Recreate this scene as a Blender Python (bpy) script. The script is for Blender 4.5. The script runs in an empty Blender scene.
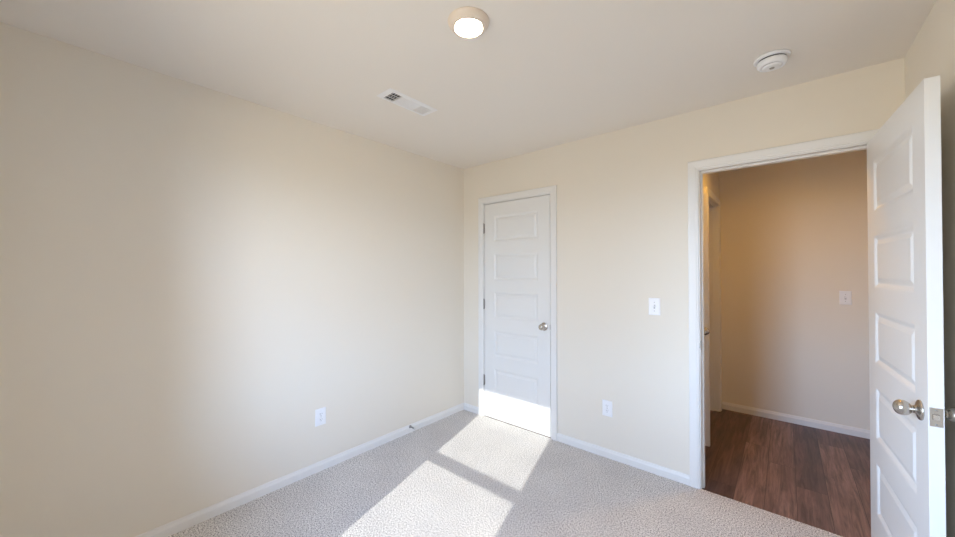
import bpy, bmesh, math, random
from mathutils import Vector, Matrix
S = bpy.context.scene
C = bpy.context.collection
PI = math.pi

# ------------------------------------------------------------------ camera
F_PX = 359.27
yaw, pitch, roll = 0.708396, 0.009106, -0.001137
fw = Vector((-math.sin(yaw)*math.cos(pitch), math.cos(yaw)*math.cos(pitch), math.sin(pitch)))
rt = Vector((math.cos(yaw), math.sin(yaw), 0))
up = rt.cross(fw)
r2 = rt*math.cos(roll) + up*math.sin(roll)
u2 = -rt*math.sin(roll) + up*math.cos(roll)
cd = bpy.data.cameras.new('camera')
cam = bpy.data.objects.new('camera', cd); C.objects.link(cam)
cd.sensor_width = 36.0; cd.lens = 36.0*F_PX/955.0; cd.clip_start = 0.02
m = Matrix((r2, u2, -fw)).transposed().to_4x4()
m.translation = Vector((2.4900, -2.69086, 1.39222))
cam.matrix_world = m
S.camera = cam

# ------------------------------------------------------------------ sky, sun, portal, exposure
SKY = 8.0
SUN = 2.55
S.cycles.max_bounces = 16
S.cycles.diffuse_bounces = 12
S.view_settings.view_transform = 'Standard'
S.view_settings.look = 'None'
S.view_settings.gamma = 1
S.view_settings.use_curve_mapping = False
S.view_settings.exposure = 0.93
w = bpy.data.worlds.new('sky'); S.world = w; w.use_nodes = True
nt = w.node_tree; nt.nodes.clear()
out = nt.nodes.new('ShaderNodeOutputWorld'); bg = nt.nodes.new('ShaderNodeBackground')
tc = nt.nodes.new('ShaderNodeTexCoord'); sep = nt.nodes.new('ShaderNodeSeparateXYZ')
mr = nt.nodes.new('ShaderNodeMapRange'); cr = nt.nodes.new('ShaderNodeValToRGB')
nt.links.new(tc.outputs['Generated'], sep.inputs[0]); nt.links.new(sep.outputs['Z'], mr.inputs['Value'])
mr.inputs['From Min'].default_value = -1; mr.inputs['From Max'].default_value = 1
nt.links.new(mr.outputs[0], cr.inputs[0]); nt.links.new(cr.outputs[0], bg.inputs[0]); nt.links.new(bg.outputs[0], out.inputs[0])
e = cr.color_ramp.elements
e[0].position = 0.0; e[0].color = (0.36, 0.32, 0.27, 1)
e[1].position = 1.0; e[1].color = (0.36, 0.56, 1.0, 1)
for pos, col in ((0.485, (0.46, 0.41, 0.36, 1)), (0.51, (0.72, 0.93, 1.28, 1)), (0.7, (0.55, 0.79, 1.32, 1))):
    k = e.new(pos); k.color = col
# added bright lobe low in the sky, lifts the hall and open door
vd = nt.nodes.new('ShaderNodeVectorMath'); vd.operation = 'DOT_PRODUCT'; vd.inputs[1].default_value = Vector((-0.47, -0.88, 0.10)).normalized()
mg = nt.nodes.new('ShaderNodeMapRange'); mg.interpolation_type = 'SMOOTHSTEP'
mg.inputs['From Min'].default_value = 0.90; mg.inputs['From Max'].default_value = 0.985
mg.inputs['To Min'].default_value = SKY; mg.inputs['To Max'].default_value = SKY*2.4
nt.links.new(tc.outputs['Generated'], vd.inputs[0]); nt.links.new(vd.outputs['Value'], mg.inputs['Value']); 
vd2 = nt.nodes.new('ShaderNodeVectorMath'); vd2.operation = 'DOT_PRODUCT'; vd2.inputs[1].default_value = Vector((0.72, -0.69, 0.10)).normalized()  # second glow added to the sky to lift the left wall
mg2 = nt.nodes.new('ShaderNodeMapRange'); mg2.interpolation_type = 'SMOOTHSTEP'
mg2.inputs['From Min'].default_value = 0.85; mg2.inputs['From Max'].default_value = 0.98
mg2.inputs['To Min'].default_value = 0.0; mg2.inputs['To Max'].default_value = SKY*0.45
nt.links.new(tc.outputs['Generated'], vd2.inputs[0]); nt.links.new(vd2.outputs['Value'], mg2.inputs['Value'])
sm_ = nt.nodes.new('ShaderNodeMath'); sm_.operation = 'ADD'
nt.links.new(mg.outputs[0], sm_.inputs[0]); nt.links.new(mg2.outputs[0], sm_.inputs[1]); nt.links.new(sm_.outputs[0], bg.inputs[1])

sd = bpy.data.lights.new('sun', 'SUN'); so = bpy.data.objects.new('sun', sd); C.objects.link(so)
sd.energy = SUN; sd.angle = 0.0093; sd.color = (1.0, 0.965, 0.91)
so.location = (2.4, -6, 5)
so.rotation_euler = Vector((-0.283, 1.0, -0.59)).to_track_quat('-Z', 'Y').to_euler()

pd = bpy.data.lights.new('window_portal', 'AREA'); po = bpy.data.objects.new('window_portal', pd); C.objects.link(po)
pd.shape = 'RECTANGLE'; pd.size = 0.90; pd.size_y = 1.60; pd.cycles.is_portal = True
po.location = (1.48, -3.20, 1.35)
po.rotation_euler = Vector((0, 1, 0)).to_track_quat('-Z', 'Y').to_euler()

# ------------------------------------------------------------------ materials
def mat(name, color, rough=0.5, metal=0.0, spec=0.5):
    m = bpy.data.materials.new(name); m.use_nodes = True
    b = m.node_tree.nodes['Principled BSDF']
    b.inputs['Base Color'].default_value = (*color, 1); b.inputs['Roughness'].default_value = rough
    b.inputs['Metallic'].default_value = metal; b.inputs['Specular IOR Level'].default_value = spec
    return m
def bsdf(m): return m.node_tree.nodes['Principled BSDF']
def add_bump(m, scale, strength, dist=0.002, detail=3):
    n = m.node_tree; t = n.nodes.new('ShaderNodeTexCoord'); x = n.nodes.new('ShaderNodeTexNoise'); b = n.nodes.new('ShaderNodeBump')
    x.inputs['Scale'].default_value = scale; x.inputs['Detail'].default_value = detail
    b.inputs['Strength'].default_value = strength; b.inputs['Distance'].default_value = dist
    n.links.new(t.outputs['Object'], x.inputs['Vector']); n.links.new(x.outputs['Fac'], b.inputs['Height'])
    n.links.new(b.outputs[0], bsdf(m).inputs['Normal'])
    return m
M_WALL = add_bump(mat('wall_paint', (0.79, 0.742, 0.655), 0.75, spec=0.25), 160, 0.12)
M_CEIL = add_bump(mat('ceiling_paint', (0.81, 0.77, 0.715), 0.9, spec=0.15), 120, 0.2)
M_TRIM = mat('white_semi_gloss_trim', (0.785, 0.78, 0.765), 0.38)
M_DOOR = mat('white_door_paint', (0.78, 0.78, 0.768), 0.36)
M_PLATE = mat('white_plastic', (0.85, 0.86, 0.89), 0.3)
M_DARK = mat('dark_slot', (0.03, 0.03, 0.035), 0.6)
M_NICKEL = mat('satin_nickel', (0.52, 0.485, 0.44), 0.26, metal=1.0)
M_HINGE = mat('satin_hinge', (0.42, 0.41, 0.40), 0.35, metal=1.0)
M_VINYL = mat('white_vinyl', (0.85, 0.86, 0.87), 0.4)
M_VENTM = mat('white_vent_metal', (0.82, 0.82, 0.83), 0.4)
M_RUBBER = mat('white_rubber', (0.7, 0.7, 0.68), 0.7)
M_RING = mat('light_trim_warm_spill', (0.78, 0.68, 0.58), 0.6)  # warm spill from the lamp is put into the ring colour
M_LENS = bpy.data.materials.new('lit_lens'); M_LENS.use_nodes = True
bsdf(M_LENS).inputs['Emission Color'].default_value = (1.0, 0.78, 0.56, 1); bsdf(M_LENS).inputs['Emission Strength'].default_value = 150
M_LENS2 = bpy.data.materials.new('lit_hall_lens'); M_LENS2.use_nodes = True
bsdf(M_LENS2).inputs['Emission Color'].default_value = (1.0, 0.50, 0.06, 1); bsdf(M_LENS2).inputs['Emission Strength'].default_value = 175

def glass_mat():
    m = bpy.data.materials.new('window_glass'); m.use_nodes = True; n = m.node_tree; n.nodes.clear()
    o = n.nodes.new('ShaderNodeOutputMaterial'); mx = n.nodes.new('ShaderNodeMixShader')
    t = n.nodes.new('ShaderNodeBsdfTransparent'); g = n.nodes.new('ShaderNodeBsdfGlossy'); f = n.nodes.new('ShaderNodeFresnel')
    g.inputs['Roughness'].default_value = 0.02; f.inputs['IOR'].default_value = 1.2
    t.inputs[0].default_value = (0.95, 0.97, 0.96, 1)
    n.links.new(f.outputs[0], mx.inputs[0]); n.links.new(t.outputs[0], mx.inputs[1]); n.links.new(g.outputs[0], mx.inputs[2])
    n.links.new(mx.outputs[0], o.inputs[0]); return m
M_GLASS = glass_mat()

def carpet_mat():
    m = mat('carpet', (0.5, 0.49, 0.48), 1.0, spec=0.05); n = m.node_tree; L = n.links
    t = n.nodes.new('ShaderNodeTexCoord')
    a = n.nodes.new('ShaderNodeTexNoise'); a.inputs['Scale'].default_value = 140; a.inputs['Detail'].default_value = 3; a.inputs['Roughness'].default_value = 0.75
    v = n.nodes.new('ShaderNodeTexVoronoi'); v.inputs['Scale'].default_value = 190
    g = n.nodes.new('ShaderNodeTexNoise'); g.inputs['Scale'].default_value = 3.0; g.inputs['Detail'].default_value = 2
    for q in (a, v, g): L.new(t.outputs['Object'], q.inputs['Vector'])
    r = n.nodes.new('ShaderNodeValToRGB'); el = r.color_ramp.elements
    el[0].position = 0.37; el[0].color = (0.12, 0.11, 0.11, 1); el[1].position = 0.59; el[1].color = (0.86, 0.83, 0.805, 1)
    k = el.new(0.48); k.color = (0.60, 0.58, 0.565, 1)
    L.new(a.outputs['Fac'], r.inputs[0])
    mm = n.nodes.new('ShaderNodeMix'); mm.data_type = 'RGBA'; mm.blend_type = 'MULTIPLY'; mm.inputs['Factor'].default_value = 1.0
    r2_ = n.nodes.new('ShaderNodeValToRGB'); e2 = r2_.color_ramp.elements
    e2[0].position = 0.3; e2[0].color = (0.90, 0.90, 0.91, 1); e2[1].position = 0.7; e2[1].color = (1, 1, 1, 1)
    L.new(g.outputs['Fac'], r2_.inputs[0]); L.new(r.outputs[0], mm.inputs['A']); L.new(r2_.outputs[0], mm.inputs['B'])
    L.new(mm.outputs['Result'], bsdf(m).inputs['Base Color'])
    ad = n.nodes.new('ShaderNodeMath'); ad.operation = 'SUBTRACT'; L.new(a.outputs['Fac'], ad.inputs[0]); L.new(v.outputs['Distance'], ad.inputs[1])
    b = n.nodes.new('ShaderNodeBump'); b.inputs['Strength'].default_value = 0.35; b.inputs['Distance'].default_value = 0.005
    L.new(ad.outputs[0], b.inputs['Height']); L.new(b.outputs[0], bsdf(m).inputs['Normal'])
    return m
M_CARPET = carpet_mat()

def plank_mat():
    m = mat('wood_plank', (0.1, 0.06, 0.05), 0.36, spec=0.5); n = m.node_tree; L = n.links
    t = n.nodes.new('ShaderNodeTexCoord'); s = n.nodes.new('ShaderNodeSeparateXYZ'); c = n.nodes.new('ShaderNodeCombineXYZ')
    L.new(t.outputs['Object'], s.inputs[0])
    def mth(op, a, b=None):
        q_ = n.nodes.new('ShaderNodeMath'); q_.operation = op
        for k_, v_ in enumerate((a, b)):
            if v_ is None: continue
            if isinstance(v_, (int, float)): q_.inputs[k_].default_value = v_
            else: L.new(v_, q_.inputs[k_])
        return q_.outputs[0]
    def wn(x_, y_):
        cb = n.nodes.new('ShaderNodeCombineXYZ'); L.new(x_, cb.inputs['X'])
        if y_ is not None: L.new(y_, cb.inputs['Y'])
        q_ = n.nodes.new('ShaderNodeTexWhiteNoise'); q_.noise_dimensions = '2D'; L.new(cb.outputs[0], q_.inputs['Vector']); return q_.outputs['Value']
    PW, PL = 0.150, 1.50
    rx = mth('DIVIDE', mth('SUBTRACT', s.outputs['X'], 2.534-PW*20), PW); row = mth('FLOOR', rx); fx = mth('FRACT', rx)
    ry = mth('ADD', mth('DIVIDE', mth('ADD', s.outputs['Y'], 5.17), PL), mth('MULTIPLY', wn(row, None), 7.0)); colm = mth('FLOOR', ry); fy = mth('FRACT', ry)
    rnd = wn(row, mth('ADD', colm, 0.5))
    gx = mth('MULTIPLY', mth('MINIMUM', fx, mth('SUBTRACT', 1.0, fx)), PW); gy = mth('MULTIPLY', mth('MINIMUM', fy, mth('SUBTRACT', 1.0, fy)), PL)
    seam = mth('LESS_THAN', mth('MINIMUM', gx, gy), 0.0012)
    def grain(sx_, sy_, scale, det, seed, dist):
        cb = n.nodes.new('ShaderNodeCombineXYZ')
        L.new(mth('ADD', mth('MULTIPLY', s.outputs['X'], sx_), mth('MULTIPLY', rnd, 41+seed)), cb.inputs['X']); L.new(mth('ADD', mth('MULTIPLY', s.outputs['Y'], sy_), mth('MULTIPLY', rnd, 17)), cb.inputs['Y'])
        q_ = n.nodes.new('ShaderNodeTexNoise'); q_.inputs['Scale'].default_value = scale; q_.inputs['Detail'].default_value = det
        q_.inputs['Roughness'].default_value = 0.7; q_.inputs['Distortion'].default_value = dist; L.new(cb.outputs[0], q_.inputs['Vector']); return q_
    g = grain(34, 2.0, 1.2, 10, 0, 1.0)
    g2 = grain(7, 1.3, 1.0, 3, 9, 0.3)
    r1 = n.nodes.new('ShaderNodeValToRGB'); q = r1.color_ramp.elements
    q[0].position = 0.0; q[0].color = (0.055, 0.034, 0.034, 1); q[1].position = 1.0; q[1].color = (0.225, 0.138, 0.118, 1)
    k = q.new(0.5); k.color = (0.118, 0.066, 0.058, 1)
    L.new(mth('ADD', mth('MULTIPLY', rnd, 0.75), mth('MULTIPLY', mth('SUBTRACT', g2.outputs['Fac'], 0.37), 1.5)), r1.inputs[0])
    r2n = n.nodes.new('ShaderNodeValToRGB'); q = r2n.color_ramp.elements
    q[0].position = 0.32; q[0].color = (0.42, 0.40, 0.41, 1); q[1].position = 0.66; q[1].color = (1.70, 1.64, 1.64, 1)
    L.new(g.outputs['Fac'], r2n.inputs[0])
    mm = n.nodes.new('ShaderNodeMix'); mm.data_type = 'RGBA'; mm.blend_type = 'MULTIPLY'; mm.inputs['Factor'].default_value = 1.0
    L.new(r1.outputs[0], mm.inputs['A']); L.new(r2n.outputs[0], mm.inputs['B'])
    m2 = n.nodes.new('ShaderNodeMix'); m2.data_type = 'RGBA'; L.new(seam, m2.inputs['Factor'])
    L.new(mm.outputs['Result'], m2.inputs['A']); m2.inputs['B'].default_value = (0.02, 0.012, 0.01, 1)
    L.new(m2.outputs['Result'], bsdf(m).inputs['Base Color'])
    b = n.nodes.new('ShaderNodeBump'); b.inputs['Strength'].default_value = 0.15; b.inputs['Distance'].default_value = 0.002
    L.new(g.outputs['Fac'], b.inputs['Height']); L.new(b.outputs[0], bsdf(m).inputs['Normal'])
    return m
M_PLANK = plank_mat()

# ------------------------------------------------------------------ mesh helpers
class MB:
    def __init__(s): s.v = []; s.f = []; s.sm = []
    def add(s, vs, fs, smooth=False):
        o = len(s.v); s.v += [Vector(v) for v in vs]
        for f in fs: s.f.append([i+o for i in f]); s.sm.append(smooth)
        return s
    def box(s, x0, x1, y0, y1, z0, z1):
        return s.add([(x0,y0,z0),(x1,y0,z0),(x1,y1,z0),(x0,y1,z0),(x0,y0,z1),(x1,y0,z1),(x1,y1,z1),(x0,y1,z1)],
                     [(0,3,2,1),(4,5,6,7),(0,1,5,4),(1,2,6,5),(2,3,7,6),(3,0,4,7)])
    def lathe(s, prof, org=(0,0,0), axis=(0,0,1), n=40, sx=1.0, smooth=True):
        # prof: (radius, height) along axis
        ax = Vector(axis).normalized(); q = Vector((0,0,1)).rotation_difference(ax); o = Vector(org)
        vs = []
        for r, h in prof:
            for i in range(n):
                a = 2*PI*i/n; vs.append(o + q @ Vector((r*math.cos(a)*sx, r*math.sin(a), h)))
        fs = []
        for k in range(len(prof)-1):
            for i in range(n):
                j = (i+1) % n; fs.append((k*n+i, k*n+j, (k+1)*n+j, (k+1)*n+i))
        s.add(vs, fs, smooth)
        b = len(s.v)-len(vs)
        s.f.append([b+i for i in range(n)][::-1]); s.sm.append(False)
        s.f.append([b+(len(prof)-1)*n+i for i in range(n)]); s.sm.append(False)
        return s
    def sweep(s, prof, path_a, path_b, uvec, vvec):
        # prism: 2D profile (u, v) carried from point a to point b
        a, b, U, V = Vector(path_a), Vector(path_b), Vector(uvec), Vector(vvec); n = len(prof)
        vs = [a+U*p+V*q for p, q in prof] + [b+U*p+V*q for p, q in prof]
        fs = [(i, (i+1) % n, n+(i+1) % n, n+i) for i in range(n)] + [tuple(range(n))[::-1], tuple(range(n, 2*n))]
        return s.add(vs, fs)
    def obj(s, name, material, parent=None, bevel=0, seg=2):
        me = bpy.data.meshes.new(name); me.from_pydata([tuple(v) for v in s.v], [], s.f)
        me.polygons.foreach_set('use_smooth', s.sm)
        bm = bmesh.new(); bm.from_mesh(me); bmesh.ops.recalc_face_normals(bm, faces=bm.faces); bm.to_mesh(me); bm.free()
        me.materials.append(material); o = bpy.data.objects.new(name, me); C.objects.link(o)
        if parent: o.parent = parent
        if bevel:
            b = o.modifiers.new('bevel', 'BEVEL'); b.width = bevel; b.segments = seg; b.limit_method = 'ANGLE'; b.angle_limit = math.radians(40)
            b.harden_normals = False
        return o
def tag(o, label, cat, group=None, kind=None):
    o['label'] = label; o['category'] = cat
    if group: o['group'] = group
    if kind: o['kind'] = kind
    return o
def struct(mb, name, material, label, cat, bevel=0):
    return tag(mb.obj(name, material, None, bevel), label, cat, kind='structure')
def empty(name, loc, rz=0):
    o = bpy.data.objects.new(name, None); C.objects.link(o); o.location = loc; o.rotation_euler = (0, 0, rz)
    o.empty_display_size = 0.05; return o

CH = 2.44; XR = 2.941; YN = -3.05; WT = 0.115; HY = 1.75; HZ = -0.012
HXR = 4.4; HXL = 1.25

# ------------------------------------------------------------------ setting: floors, ceilings, walls
struct(MB().box(-WT, XR+WT, YN-0.14, -0.002, -0.06, 0), 'floor', M_CARPET, 'light grey speckled cut-pile carpet across the bedroom', 'carpet floor')
struct(MB().box(-WT, HXR+WT, -0.002, HY+WT+0.9, -0.06, HZ), 'floor.001', M_PLANK, 'dark brown wood plank floor in the hallway beyond the open door', 'plank floor')
struct(MB().box(-WT, XR+WT, YN-0.14, WT*0.5, CH, CH+0.1), 'ceiling', M_CEIL, 'plain off-white bedroom ceiling', 'ceiling')
struct(MB().box(-WT, HXR+WT, WT*0.5, HY+WT+0.9, CH, CH+0.1), 'ceiling.001', M_CEIL, 'ceiling of the hallway beyond the open door', 'ceiling')
struct(MB().box(-WT, 0, YN-0.14, 0.82, -0.06, CH), 'wall_left', M_WALL, 'long plain beige wall on the left with a low outlet', 'wall')

# closet door opening and entry opening in the far wall
CX0, CX1, CZ = 0.270, 0.990, 2.047       # rough opening inside the jambs (closet)
EX0, EX1, EZ = 2.072, 2.858, 2.045       # entry
J = 0.018
wf = MB()
wf.box(0, CX0-J, 0, WT, -0.06, CH); wf.box(CX1+J, EX0-J, 0, WT, -0.06, CH); wf.box(EX1+J, HXR+WT, 0, WT, -0.06, CH)
wf.box(CX0-J, CX1+J, 0, WT, CZ+J, CH); wf.box(EX0-J, EX1+J, 0, WT, EZ+J, CH)
struct(wf, 'wall_far', M_WALL, 'beige wall holding the closed white door and the open doorway', 'wall')
struct(MB().box(XR, XR+WT, YN-0.14, 0, -0.06, CH), 'wall_right', M_WALL, 'beige wall at the right edge behind the open door', 'wall')
WX0, WX1, WZ0, WZ1 = 1.03, 1.93, 0.55, 2.15
wn = MB()
wn.box(0, WX0, YN-0.14, YN, -0.06, CH); wn.box(WX1, XR, YN-0.14, YN, -0.06, CH)
wn.box(WX0, WX1, YN-0.14, YN, -0.06, WZ0); wn.box(WX0, WX1, YN-0.14, YN, WZ1, CH)
struct(wn, 'wall_near', M_WALL, 'beige wall with the window that lets in the sun', 'wall')
# closet box
struct(MB().box(0, HXL, 0.72, 0.82, -0.06, CH).box(HXL-0.1, HXL, WT, 0.72, -0.06, CH), 'wall_closet', M_WALL, 'walls of the closet behind the closed white door', 'wall')
# hall walls
HLX = 1.978; DY0, DY1, DZ = 0.93, 1.625, 2.050
hl = MB()
hl.box(HLX-WT, HLX, 0.74, DY0-J, -0.06, CH); hl.box(HLX-WT, HLX, DY1+J, HY, -0.06, CH); hl.box(HLX-WT, HLX, DY0-J, DY1+J, DZ+J, CH)
hl.box(HXL-0.1, HLX-WT, 0.74, 0.84, -0.06, CH)
struct(hl, 'wall_hall_left', M_WALL, 'short hallway wall with a side doorway, left of the open doorway view', 'wall')
struct(MB().box(HXL-0.1, HXR+WT, HY, HY+WT, -0.06, CH), 'wall_hall_far', M_WALL, 'beige hallway wall seen through the open doorway', 'wall')
struct(MB().box(HXR, HXR+WT, WT, HY, -0.06, CH), 'wall_hall_right', M_WALL, 'end wall of the hallway hidden to the right', 'wall')
struct(MB().box(HXL-0.1, HXL, 0.84, HY, -0.06, CH), 'wall_side_room', M_WALL, 'wall of the dark room beyond the hallway side doorway', 'wall')

# ------------------------------------------------------------------ trim: baseboards
BH = 0.064; BT = 0.014
BP = [(0, 0), (BT, 0), (BT, BH-0.022), (BT*0.62, BH-0.012), (BT*0.45, BH-0.003), (BT*0.30, BH), (0, BH)]
def base(name, a, b, nrm, label, z=0.0, h=0.0):
    prof = [(u, v+(h if v > 0.03 else 0)) for u, v in BP]
    mb = MB().sweep(prof, (*a, z), (*b, z), nrm, (0, 0, 1))
    return struct(mb, name, M_TRIM, label, 'baseboard')
CW = 0.057   # casing width
RV = 0.006   # reveal
cl0, cl1 = CX0-RV-CW, CX1+RV+CW
en0, en1 = EX0-RV-CW, EX1+RV+CW
base('baseboard_left', (0, YN), (0, 0), (1, 0, 0), 'white baseboard along the left wall and carpet')
base('baseboard_far', (BT, 0), (cl0, 0), (0, -1, 0), 'short white baseboard between the room corner and the closed door')
base('baseboard_middle', (cl1, 0), (en0, 0), (0, -1, 0), 'white baseboard between the closed door and the open doorway')
base('baseboard_right', (XR, YN), (XR, 0), (-1, 0, 0), 'white baseboard on the right wall behind the open door')
base('baseboard_near', (BT, YN), (XR-BT, YN), (0, 1, 0), 'white baseboard under the window')
base('baseboard_hall_far', (HLX, HY), (HXR, HY), (0, -1, 0), 'white baseboard along the hallway wall on the plank floor', HZ, 0.006)
base('baseboard_hall_left', (HLX, 0.732), (HLX, DY0-RV-CW), (1, 0, 0), 'stub of white baseboard beside the hallway side doorway', HZ, 0.006)
base('baseboard_hall_near', (EX1+0.10, WT), (HXR, WT), (0, 1, 0), 'white baseboard on the hallway side of the bedroom wall', HZ, 0.006)

# ------------------------------------------------------------------ trim: casings and jambs
# casing profile across its width (u from inner edge outwards, v proud of the wall)
def cprof(wd): return [(0, 0), (0, 0.009), (0.004, 0.011), (0.010, 0.011), (0.013, 0.014), (wd-0.012, 0.017), (wd-0.004, 0.017), (wd, 0.013), (wd, 0)]
def casing_frame(mb, x0, x1, zt, y, ny, z0=0.0, w0=CW, w1=CW, axis='x', pl=0.0):
    # mitred casing round an opening: left leg, head, right leg.  x0,x1,zt are the inner edges.
    def P(u, v, z):
        return (u, y+ny*v, z) if axis == 'x' else (pl+ny*v, u, z)
    pL, pR = cprof(w0), cprof(w1); n = len(pL)
    rows = []
    rows.append([P(x0-u, v, z0) for u, v in pL]); rows.append([P(x0-u, v, zt+cprof(CW)[i][0]) for i, (u, v) in enumerate(pL)])
    rows.append([P(x1+u, v, zt+cprof(CW)[i][0]) for i, (u, v) in enumerate(pR)]); rows.append([P(x1+u, v, z0) for u, v in pR])
    vs = [p for r in rows for p in r]; fs = []
    for k in range(3):
        for i in range(n):
            j = (i+1) % n; fs.append((k*n+i, k*n+j, (k+1)*n+j, (k+1)*n+i))
    fs.append(tuple(range(n))); fs.append(tuple(range(3*n, 4*n))[::-1])
    mb.add(vs, fs)
mb = MB(); casing_frame(mb, CX0-RV, CX1+RV, CZ+RV, 0, -1, 0)
mb.box(CX0-J, CX0, 0, WT, 0, CZ+J); mb.box(CX1, CX1+J, 0, WT, 0, CZ+J); mb.box(CX0, CX1, 0, WT, CZ, CZ+J)
mb.box(CX0, CX0+0.011, 0.040, 0.075, 0, CZ); mb.box(CX1-0.011, CX1, 0.040, 0.075, 0, CZ); mb.box(CX0+0.011, CX1-0.011, 0.040, 0.075, CZ-0.011, CZ)
struct(mb, 'trim_1', M_TRIM, 'white casing and jamb around the closed door', 'door casing')
mb = MB(); casing_frame(mb, EX0-RV, EX1+RV, EZ+RV, 0, -1, 0)
casing_frame(mb, EX0-RV, EX1+RV, EZ+RV, WT, 1, HZ)
mb.box(EX0-J, EX0, 0, WT, HZ, EZ+J); mb.box(EX1, EX1+J, 0, WT, HZ, EZ+J); mb.box(EX0, EX1, 0, WT, EZ, EZ+J)
mb.box(EX0, EX0+0.011, 0.040, 0.075, HZ, EZ); mb.box(EX1-0.011, EX1, 0.040, 0.075, HZ, EZ); mb.box(EX0+0.011, EX1-0.011, 0.040, 0.075, EZ-0.011, EZ)
entry = struct(mb, 'trim_2', M_TRIM, 'white casing and jamb around the open doorway to the hall', 'door casing')
# strike plate wraps the jamb edge
sp = MB().box(EX0-0.0005, EX0+0.0015, 0.004, 0.030, 0.885, 0.945).box(EX0-0.006, EX0+0.0015, -0.004, 0.004, 0.898, 0.932).box(EX0+0.0012, EX0+0.0022, 0.010, 0.022, 0.900, 0.930)
o = sp.obj('strike_plate', M_HINGE, entry, 0.001); o['label'] = 'metal strike plate'
mb = MB(); casing_frame(mb, DY0-RV, DY1+RV, DZ+RV, 0, 1, HZ, axis='y', pl=HLX)
mb.box(HLX-WT, HLX, DY0-J, DY0, HZ, DZ+J); mb.box(HLX-WT, HLX, DY1, DY1+J, HZ, DZ+J); mb.box(HLX-WT, HLX, DY0, DY1, DZ, DZ+J)
mb.box(HLX-0.075, HLX-0.04, DY0, DY0+0.011, HZ, DZ); mb.box(HLX-0.075, HLX-0.04, DY1-0.011, DY1, HZ, DZ); mb.box(HLX-0.075, HLX-0.04, DY0, DY1, DZ-0.011, DZ)
struct(mb, 'trim_3', M_TRIM, 'white casing around the side doorway at the left end of the hall view', 'door casing')
struct(MB().sweep([(0, 0), (0.0, 0.011), (0.004, 0.012), (0.010, 0.006), (0.016, 0.0), (0.016, -0.02), (0, -0.02)], (EX0, -0.003, HZ), (EX1, -0.003, HZ), (0, 1, 0), (0, 0, 1)),
       'trim_4', M_PLANK, 'thin dark edge strip where carpet meets the plank floor', 'threshold')

# ------------------------------------------------------------------ window (behind the camera)
wy = -3.12
fr = MB()
GX0, GX1 = 1.090, 1.872
def sash(mb, z0, z1, zt0, zt1):
    mb.box(WX0+0.01, GX0, wy-0.015, wy+0.015, zt0, zt1); mb.box(GX1, WX1-0.01, wy-0.015, wy+0.015, zt0, zt1)
    mb.box(GX0, GX1, wy-0.015, wy+0.015, zt0, z0); mb.box(GX0, GX1, wy-0.015, wy+0.015, z1, zt1)
fr.box(WX0, WX0+0.025, wy-0.04, wy+0.03, WZ0, WZ1); fr.box(WX1-0.025, WX1, wy-0.04, wy+0.03, WZ0, WZ1)
fr.box(WX0, WX1, wy-0.04, wy+0.03, WZ0, WZ0+0.025); fr.box(WX0, WX1, wy-0.04, wy+0.03, WZ1-0.025, WZ1)
win = struct(fr, 'window_1', M_VINYL, 'white single-hung window that casts the two sun patches', 'window')
for z0, z1, a, b in ((0.61, 1.3145, 0.575, 1.35), (1.376, 2.092, 1.35, 2.125)):
    s_ = MB(); sash(s_, z0, z1, a, b); so_ = s_.obj('sash', M_VINYL, win)
    MB().box(GX0-0.004, GX1+0.004, wy-0.002, wy+0.002, z0-0.004, z1+0.004).obj('pane', M_GLASS, so_)
MB().box(WX0-0.03, WX1+0.03, YN-0.10, YN+0.025, WZ0-0.02, WZ0).obj('window_sill', M_TRIM, win, 0.003)

# ------------------------------------------------------------------ doors
PCZ = [0.352, 0.714, 1.076, 1.438, 1.800]
def slab_mesh(x0, x1, z0, z1, y0, y1, px0, px1, ph=0.250):
    """slab with five moulded horizontal panels on both faces"""
    mb = MB()
    rings = [(0.0, 0.0), (0.008, 0.002), (0.020, 0.0085), (0.026, 0.0085), (0.046, 0.0025)]
    for yf, s in ((y0, 1), (y1, -1)):
        # stiles and rails as quads
        def q(a, b, c, d): mb.add([(a, yf, c), (b, yf, c), (b, yf, d), (a, yf, d)], [(0, 1, 2, 3)])
        q(x0, px0, z0, z1); q(px1, x1, z0, z1)
        zs = [z0] + [v for c in PCZ for v in (c-ph/2, c+ph/2)] + [z1]
        for i in range(0, len(zs), 2): q(px0, px1, zs[i], zs[i+1])
        for c in PCZ:
            vs = []
            for ins, dp in rings:
                a, b, e, f = px0+ins, px1-ins, c-ph/2+ins, c+ph/2-ins; y = yf+s*dp
                vs += [(a, y, e), (b, y, e), (b, y, f), (a, y, f)]
            fs = []
            for k in range(len(rings)-1):
                for i in range(4):
                    j = (i+1) % 4; fs.append((k*4+i, k*4+j, k*4+4+j, k*4+4+i))
            k = (len(rings)-1)*4; fs.append((k, k+1, k+2, k+3)); mb.add(vs, fs)
    mb.add([(x0,y0,z0),(x1,y0,z0),(x1,y1,z0),(x0,y1,z0),(x0,y0,z1),(x1,y0,z1),(x1,y1,z1),(x0,y1,z1)],
           [(0,3,2,1),(4,5,6,7),(1,2,6,5),(3,0,4,7)])
    return mb
def weld(o):
    bm = bmesh.new(); bm.from_mesh(o.data); bmesh.ops.remove_doubles(bm, verts=bm.verts, dist=1e-5)
    bmesh.ops.recalc_face_normals(bm, faces=bm.faces); bm.to_mesh(o.data); bm.free()
ROSE = [(0.0345, 0.0), (0.0350, 0.002), (0.0340, 0.005), (0.028, 0.008), (0.018, 0.010), (0.0135, 0.014), (0.0125, 0.018)]
NECK = [(0.0125, 0.010), (0.0120, 0.015), (0.0115, 0.0185), (0.0135, 0.020), (0.0135, 0.023)]
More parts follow.
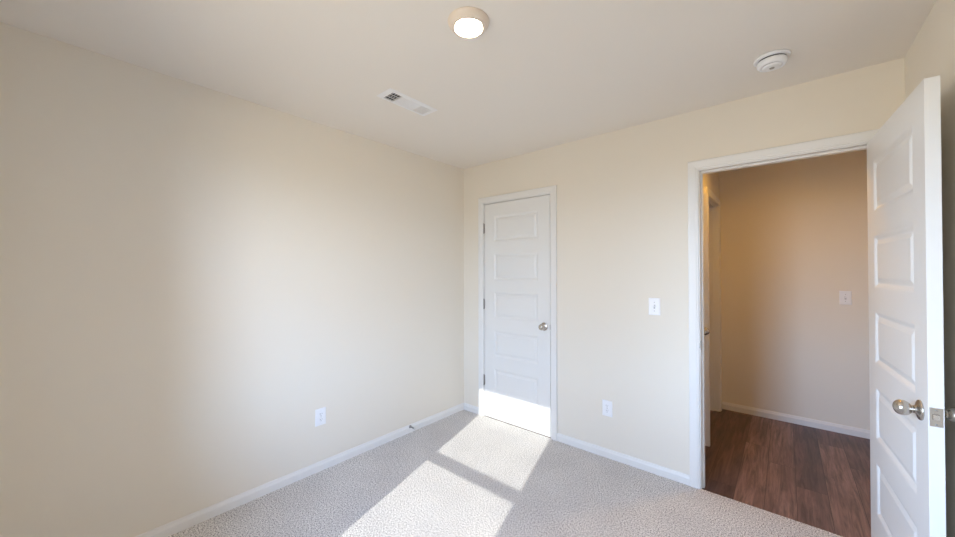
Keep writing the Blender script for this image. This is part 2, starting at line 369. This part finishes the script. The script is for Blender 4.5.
EGG = [(0.0120, 0.022), (0.0165, 0.024), (0.0215, 0.0285), (0.0250, 0.0345), (0.0265, 0.041), (0.0262, 0.047), (0.0240, 0.0535), (0.0198, 0.059), (0.0135, 0.063), (0.006, 0.0652), (0.001, 0.0655)]
def knob(parent, x, y, z, ny, name='door_knob'):
    k = MB().lathe(EGG, (x, y, z), (0, ny, 0), sx=1.0).obj(name, M_NICKEL, parent)
    k['label'] = 'satin nickel egg-shaped knob'
    MB().lathe(ROSE, (x, y, z), (0, ny, 0)).obj('rose', M_NICKEL, k)
    MB().lathe(NECK, (x, y, z), (0, ny, 0)).obj('neck', M_NICKEL, k)
    return k
def hinge(parent, x, y, z):
    h = MB().lathe([(0.0065, -0.048), (0.0065, -0.017), (0.0055, -0.0165), (0.0065, -0.016), (0.0065, 0.016), (0.0055, 0.0165), (0.0065, 0.017), (0.0065, 0.048), (0.004, 0.052)], (x, y, z), n=16)
    h.box(x-0.009, x+0.009, y+0.004, y+0.0075, z-0.044, z+0.044)
    o = h.obj('hinge', M_HINGE, parent); o['label'] = 'grey metal hinge'; return o

# closed closet door: hinge on the left, room face flush with the wall
d1 = slab_mesh(0.004, 0.716, 0.005, 2.042, 0.002, 0.037, 0.004+0.112, 0.716-0.112).obj('door_1', M_DOOR)
weld(d1); d1.location = (CX0, 0, 0)
tag(d1, 'closed white five-panel door with sunlight across its foot', 'door', kind='structure')
knob(d1, 0.659, 0.002, 0.925, -1)
for z in (1.810, 1.080, 0.348): hinge(d1, 0.0, -0.006, z)
# latch edge strike seen as dark notch
MB().box(0.7155, 0.7195, -0.001, 0.006, 0.905, 0.947).obj('latch_plate', M_HINGE, d1)

# open entry door: hinge on the right jamb, swung into the room along the right wall
OL = 0.782
d2 = slab_mesh(-OL-0.004, -0.004, 0.012, 2.041, 0.004, 0.039, -OL-0.004+0.118, -0.004-0.118).obj('door_2', M_DOOR)
weld(d2); d2.location = (2.848, -0.010, 0); d2.rotation_euler = (0, 0, math.radians(92.9))
tag(d2, 'open white five-panel door with nickel knob, swung into the room', 'door', kind='structure')
kx = -OL-0.004+0.066
knob(d2, kx, 0.039, 0.908, 1); knob(d2, kx, 0.004, 0.908, -1)
lp = MB().box(-OL-0.0055, -OL-0.0035, 0.007, 0.036, 0.877, 0.939).obj('latch_plate', M_NICKEL, d2, 0.0)
lp['label'] = 'square-cornered nickel latch plate'
MB().sweep([(-0.008, 0.0), (0.008, 0.0), (0.008, 0.004), (-0.006, 0.012)], (-OL-0.005, 0.0215, 0.899), (-OL-0.005, 0.0215, 0.917), (0, 1, 0), (-1, 0, 0)).obj('latch_bolt', M_NICKEL, lp, 0.001)
for zz in (0.884, 0.932):
    MB().lathe([(0.0035, 0), (0.0035, 0.0006), (0.002, 0.001)], (-OL-0.0055, 0.0215, zz), (-1, 0, 0), n=12).obj('screw', M_HINGE, lp)
for z in (1.80, 1.08, 0.30): hinge(d2, 0.0, -0.003, z)

# door folded flat beside the hallway side doorway, seen as a sliver with its knob
d3 = slab_mesh(0.0, 0.72, 0.0, 2.030, 0.0, 0.035, 0.112, 0.608).obj('door_3', M_DOOR)
weld(d3); d3.location = (2.022-0.72, 0.700, HZ+0.006)
tag(d3, 'sliver of a white door with a round knob, behind the left jamb of the open doorway', 'door', kind='structure')
k = MB().lathe([(0.030, 0), (0.031, 0.004), (0.024, 0.008), (0.012, 0.012), (0.011, 0.028), (0.020, 0.034), (0.0255, 0.044), (0.0255, 0.052), (0.020, 0.060), (0.010, 0.063), (0.001, 0.0635)],
               (0.694, 0.0, 0.918), (0, -1, 0)).obj('door_knob', M_NICKEL, d3); k['label'] = 'round metal knob'

# ------------------------------------------------------------------ wall plates
def plate(name, loc, rz, label, cat, kind, group=None):
    """local: x across, z up, front towards -y"""
    t = empty(name, loc, rz); tag(t, label, cat, group)
    W2, H2 = 0.0375, 0.059
    mb = MB(); rings = [(0, 0), (0, 0.002), (0.003, 0.0045), (0.006, 0.0055)]
    vs = []
    for i_, d_ in rings: vs += [(-W2+i_, -d_, -H2+i_), (W2-i_, -d_, -H2+i_), (W2-i_, -d_, H2-i_), (-W2+i_, -d_, H2-i_)]
    fs = [(k*4+i, k*4+(i+1) % 4, k*4+4+(i+1) % 4, k*4+4+i) for k in range(3) for i in range(4)] + [(12, 13, 14, 15), (3, 2, 1, 0)]
    mb.add(vs, fs); mb.obj('cover_plate', M_PLATE, t)
    if kind == 'switch':
        MB().box(-0.005, 0.005, -0.0062, -0.005, -0.012, 0.012).obj('toggle_slot', M_DARK, t)
        MB().sweep([(-0.009, 0), (0.006, 0), (0.012, 0.013), (0.007, 0.015)], (-0.0042, -0.0055, 0), (0.0042, -0.0055, 0), (0, 0, 1), (0, -1, 0)).obj('toggle', M_PLATE, t)
        sc = (0.030, -0.030)
    else:
        for zc in (0.0195, -0.0195):
            prof = []
            r = 0.0172
            f = MB(); vs = []; n = 28
            for y in (-0.005, -0.0072):
                for i in range(n):
                    a = 2*PI*i/n; vs.append((r*math.cos(a), y, zc+max(-0.0138, min(0.0138, r*math.sin(a)))))
            f.add(vs, [(i, (i+1) % n, n+(i+1) % n, n+i) for i in range(n)] + [tuple(range(n, 2*n))])
            s_ = f.obj('socket', M_PLATE, t)
            MB().box(-0.0075, -0.0055, -0.0076, -0.0070, zc-0.001, zc+0.0085).box(0.0055, 0.0075, -0.0076, -0.0070, zc+0.0, zc+0.0075)\
                .lathe([(0.0024, 0), (0.0024, 0.0006)], (0, -0.0070, zc-0.0075), (0, -1, 0), n=12).obj('slots', M_DARK, s_)
        sc = (0.0,)
    for z in sc:
        MB().lathe([(0.003, 0), (0.003, 0.0006), (0.0018, 0.0012)], (0, -0.0055, z), (0, -1, 0), n=12).obj('screw', M_HINGE, t)
    return t
plate('light_switch', (1.800, 0, 1.150), 0, 'white toggle light switch between the closed door and the open doorway', 'light switch', 'switch')
plate('light_switch', (2.884, HY, 1.163), 0, 'white toggle light switch on the hallway wall beyond the doorway', 'light switch', 'switch')
plate('power_outlet', (1.468, 0, 0.366), 0, 'white duplex outlet low on the wall right of the closed door', 'outlet', 'outlet')
plate('power_outlet', (0, -1.483, 0.374), -PI/2+PI, 'white duplex outlet low on the long left wall', 'outlet', 'outlet')

# ------------------------------------------------------------------ door stop on the left baseboard
ds = empty('door_stop', (BT, -0.70, 0.053)); tag(ds, 'small metal door stop sticking out of the left baseboard', 'door stop')
MB().lathe([(0.013, 0), (0.013, 0.003), (0.007, 0.006)], (0, 0, 0), (1, 0, 0), n=20).obj('base_plate', M_HINGE, ds)
sprof = []
for i in range(24):
    h = 0.005 + i*0.0022; sprof += [(0.0045, h), (0.0062, h+0.0011)]
MB().lathe(sprof, (0, 0, 0), (1, 0, 0), n=16).obj('spring', M_HINGE, ds)
MB().lathe([(0.0075, 0.056), (0.0085, 0.058), (0.0085, 0.066), (0.006, 0.069)], (0, 0, 0), (1, 0, 0), n=20).obj('rubber_tip', M_RUBBER, ds)

# ------------------------------------------------------------------ ceiling light
cl = empty('ceiling_light', (1.489, -1.578, CH)); tag(cl, 'round lit disc light with a trim ring coloured by its warm light spill on the bedroom ceiling', 'ceiling light')
MB().lathe([(0.0870, 0.0), (0.0870, 0.003), (0.084, 0.010), (0.077, 0.020), (0.069, 0.027), (0.063, 0.0295), (0.0595, 0.0290), (0.0580, 0.027), (0.0570, 0.010), (0.0560, 0.0015), (0.020, 0.001)], (0, 0, 0), (0, 0, -1), n=64).obj('trim_ring', M_RING, cl)
MB().lathe([(0.0555, 0.0012), (0.0555, 0.0030)], (0, 0, 0), (0, 0, -1), n=48).obj('shadow_gap', M_DARK, cl)
MB().lathe([(0.0525, 0.0028), (0.0525, 0.0040), (0.040, 0.0048), (0.001, 0.005)], (0, 0, 0), (0, 0, -1), n=48).obj('lens', M_LENS, cl)
hlm = empty('ceiling_light', (2.42, 0.52, CH)); tag(hlm, 'round lit disc light on the hallway ceiling, out of sight above the open doorway', 'ceiling light')
MB().lathe([(0.0855, 0.0), (0.0855, 0.004), (0.075, 0.020), (0.060, 0.029), (0.056, 0.022), (0.054, 0.015), (0.020, 0.014)], (0, 0, 0), (0, 0, -1), n=48).obj('trim_ring', M_TRIM, hlm)
MB().lathe([(0.0545, 0.0155), (0.0545, 0.017), (0.001, 0.020)], (0, 0, 0), (0, 0, -1), n=32).obj('lens', M_LENS2, hlm)

# ------------------------------------------------------------------ smoke detector
sm = empty('smoke_detector', (2.447, -0.420, CH)); tag(sm, 'round white smoke detector on the ceiling near the open doorway', 'smoke detector')
MB().lathe([(0.072, 0.0), (0.072, 0.008), (0.069, 0.011), (0.060, 0.012)], (0, 0, 0), (0, 0, -1), n=56).obj('mounting_plate', M_PLATE, sm)
MB().lathe([(0.0555, 0.0118), (0.0555, 0.018)], (0, 0, 0), (0, 0, -1), n=56).obj('shadow_gap', M_DARK, sm)
MB().lathe([(0.0585, 0.0180), (0.0595, 0.022), (0.058, 0.036), (0.052, 0.043), (0.042, 0.0445), (0.0415, 0.043), (0.038, 0.043), (0.0375, 0.047), (0.028, 0.050), (0.001, 0.051)], (0, 0, 0), (0, 0, -1), n=56).obj('cover', M_PLATE, sm)
MB().lathe([(0.010, 0.049), (0.010, 0.0525), (0.008, 0.0535)], (0, 0, 0), (0, 0, -1), n=24).obj('test_button', M_HINGE, sm)

# ------------------------------------------------------------------ ceiling vent
VX0, VX1, VY0, VY1 = 0.650, 0.790, -1.466, -1.098
vt = empty('ceiling_vent', ((VX0+VX1)/2, (VY0+VY1)/2, CH)); tag(vt, 'white rectangular three-way air register on the ceiling', 'ceiling vent')
hx, hy = (VX1-VX0)/2, (VY1-VY0)/2; ix, iy = hx-0.024, hy-0.034
fl = MB(); t0 = 0.007
vs = []
for a, b, z in ((hx, hy, 0), (hx, hy, -0.002), (ix+0.008, iy+0.008, -t0), (ix, iy, -t0), (ix, iy, 0)):
    vs += [(-a, -b, z), (a, -b, z), (a, b, z), (-a, b, z)]
fl.add(vs, [(k*4+i, k*4+(i+1) % 4, k*4+4+(i+1) % 4, k*4+4+i) for k in range(4) for i in range(4)])
c1, c2 = -iy+0.070, iy-0.085
fl.box(-ix, ix, c1-0.003, c1+0.003, -t0, -0.001); fl.box(-ix, ix, c2-0.003, c2+0.003, -t0, -0.001)
fl.obj('frame', M_VENTM, vt)
MB().box(-ix, ix, -iy, iy, -0.0012, -0.0004).obj('duct_opening', M_DARK, vt)
def slat(a, b, along, tilt, n_w=0.010):
    mb = MB()
    u = Vector((0, math.cos(tilt), math.sin(tilt))) if along == 'x' else Vector((math.cos(tilt), 0, math.sin(tilt)))
    v = u.cross(Vector((1, 0, 0)) if along == 'x' else Vector((0, 1, 0)))
    h = n_w/2; mb.sweep([(-h, -0.0004), (h, -0.0004), (h, 0.0004), (-h, 0.0004)], a, b, u, v)
    return mb.obj('slat', M_VENTM, vt)
zc = -0.0047
# near end: slats across, open towards the viewer, with two long bars
for i in range(4): slat((-ix, -iy+0.009+i*0.0165, zc), (ix, -iy+0.009+i*0.0165, zc), 'x', math.radians(62), 0.0050)
for q_ in (-0.33, 0.33):
    MB().box(ix*q_-0.001, ix*q_+0.001, -iy, c1-0.003, zc-0.001, zc+0.002).obj('bar', M_VENTM, vt)
for i in range(7): slat((-ix+0.006+i*(2*ix-0.012)/6, c1+0.003, zc), (-ix+0.006+i*(2*ix-0.012)/6, c2-0.003, zc), 'y', math.radians(32), 0.0125)
for i in range(8): slat((-ix, c2+0.008+i*0.0105, zc), (ix, c2+0.008+i*0.0105, zc), 'x', math.radians(-58), 0.0095)
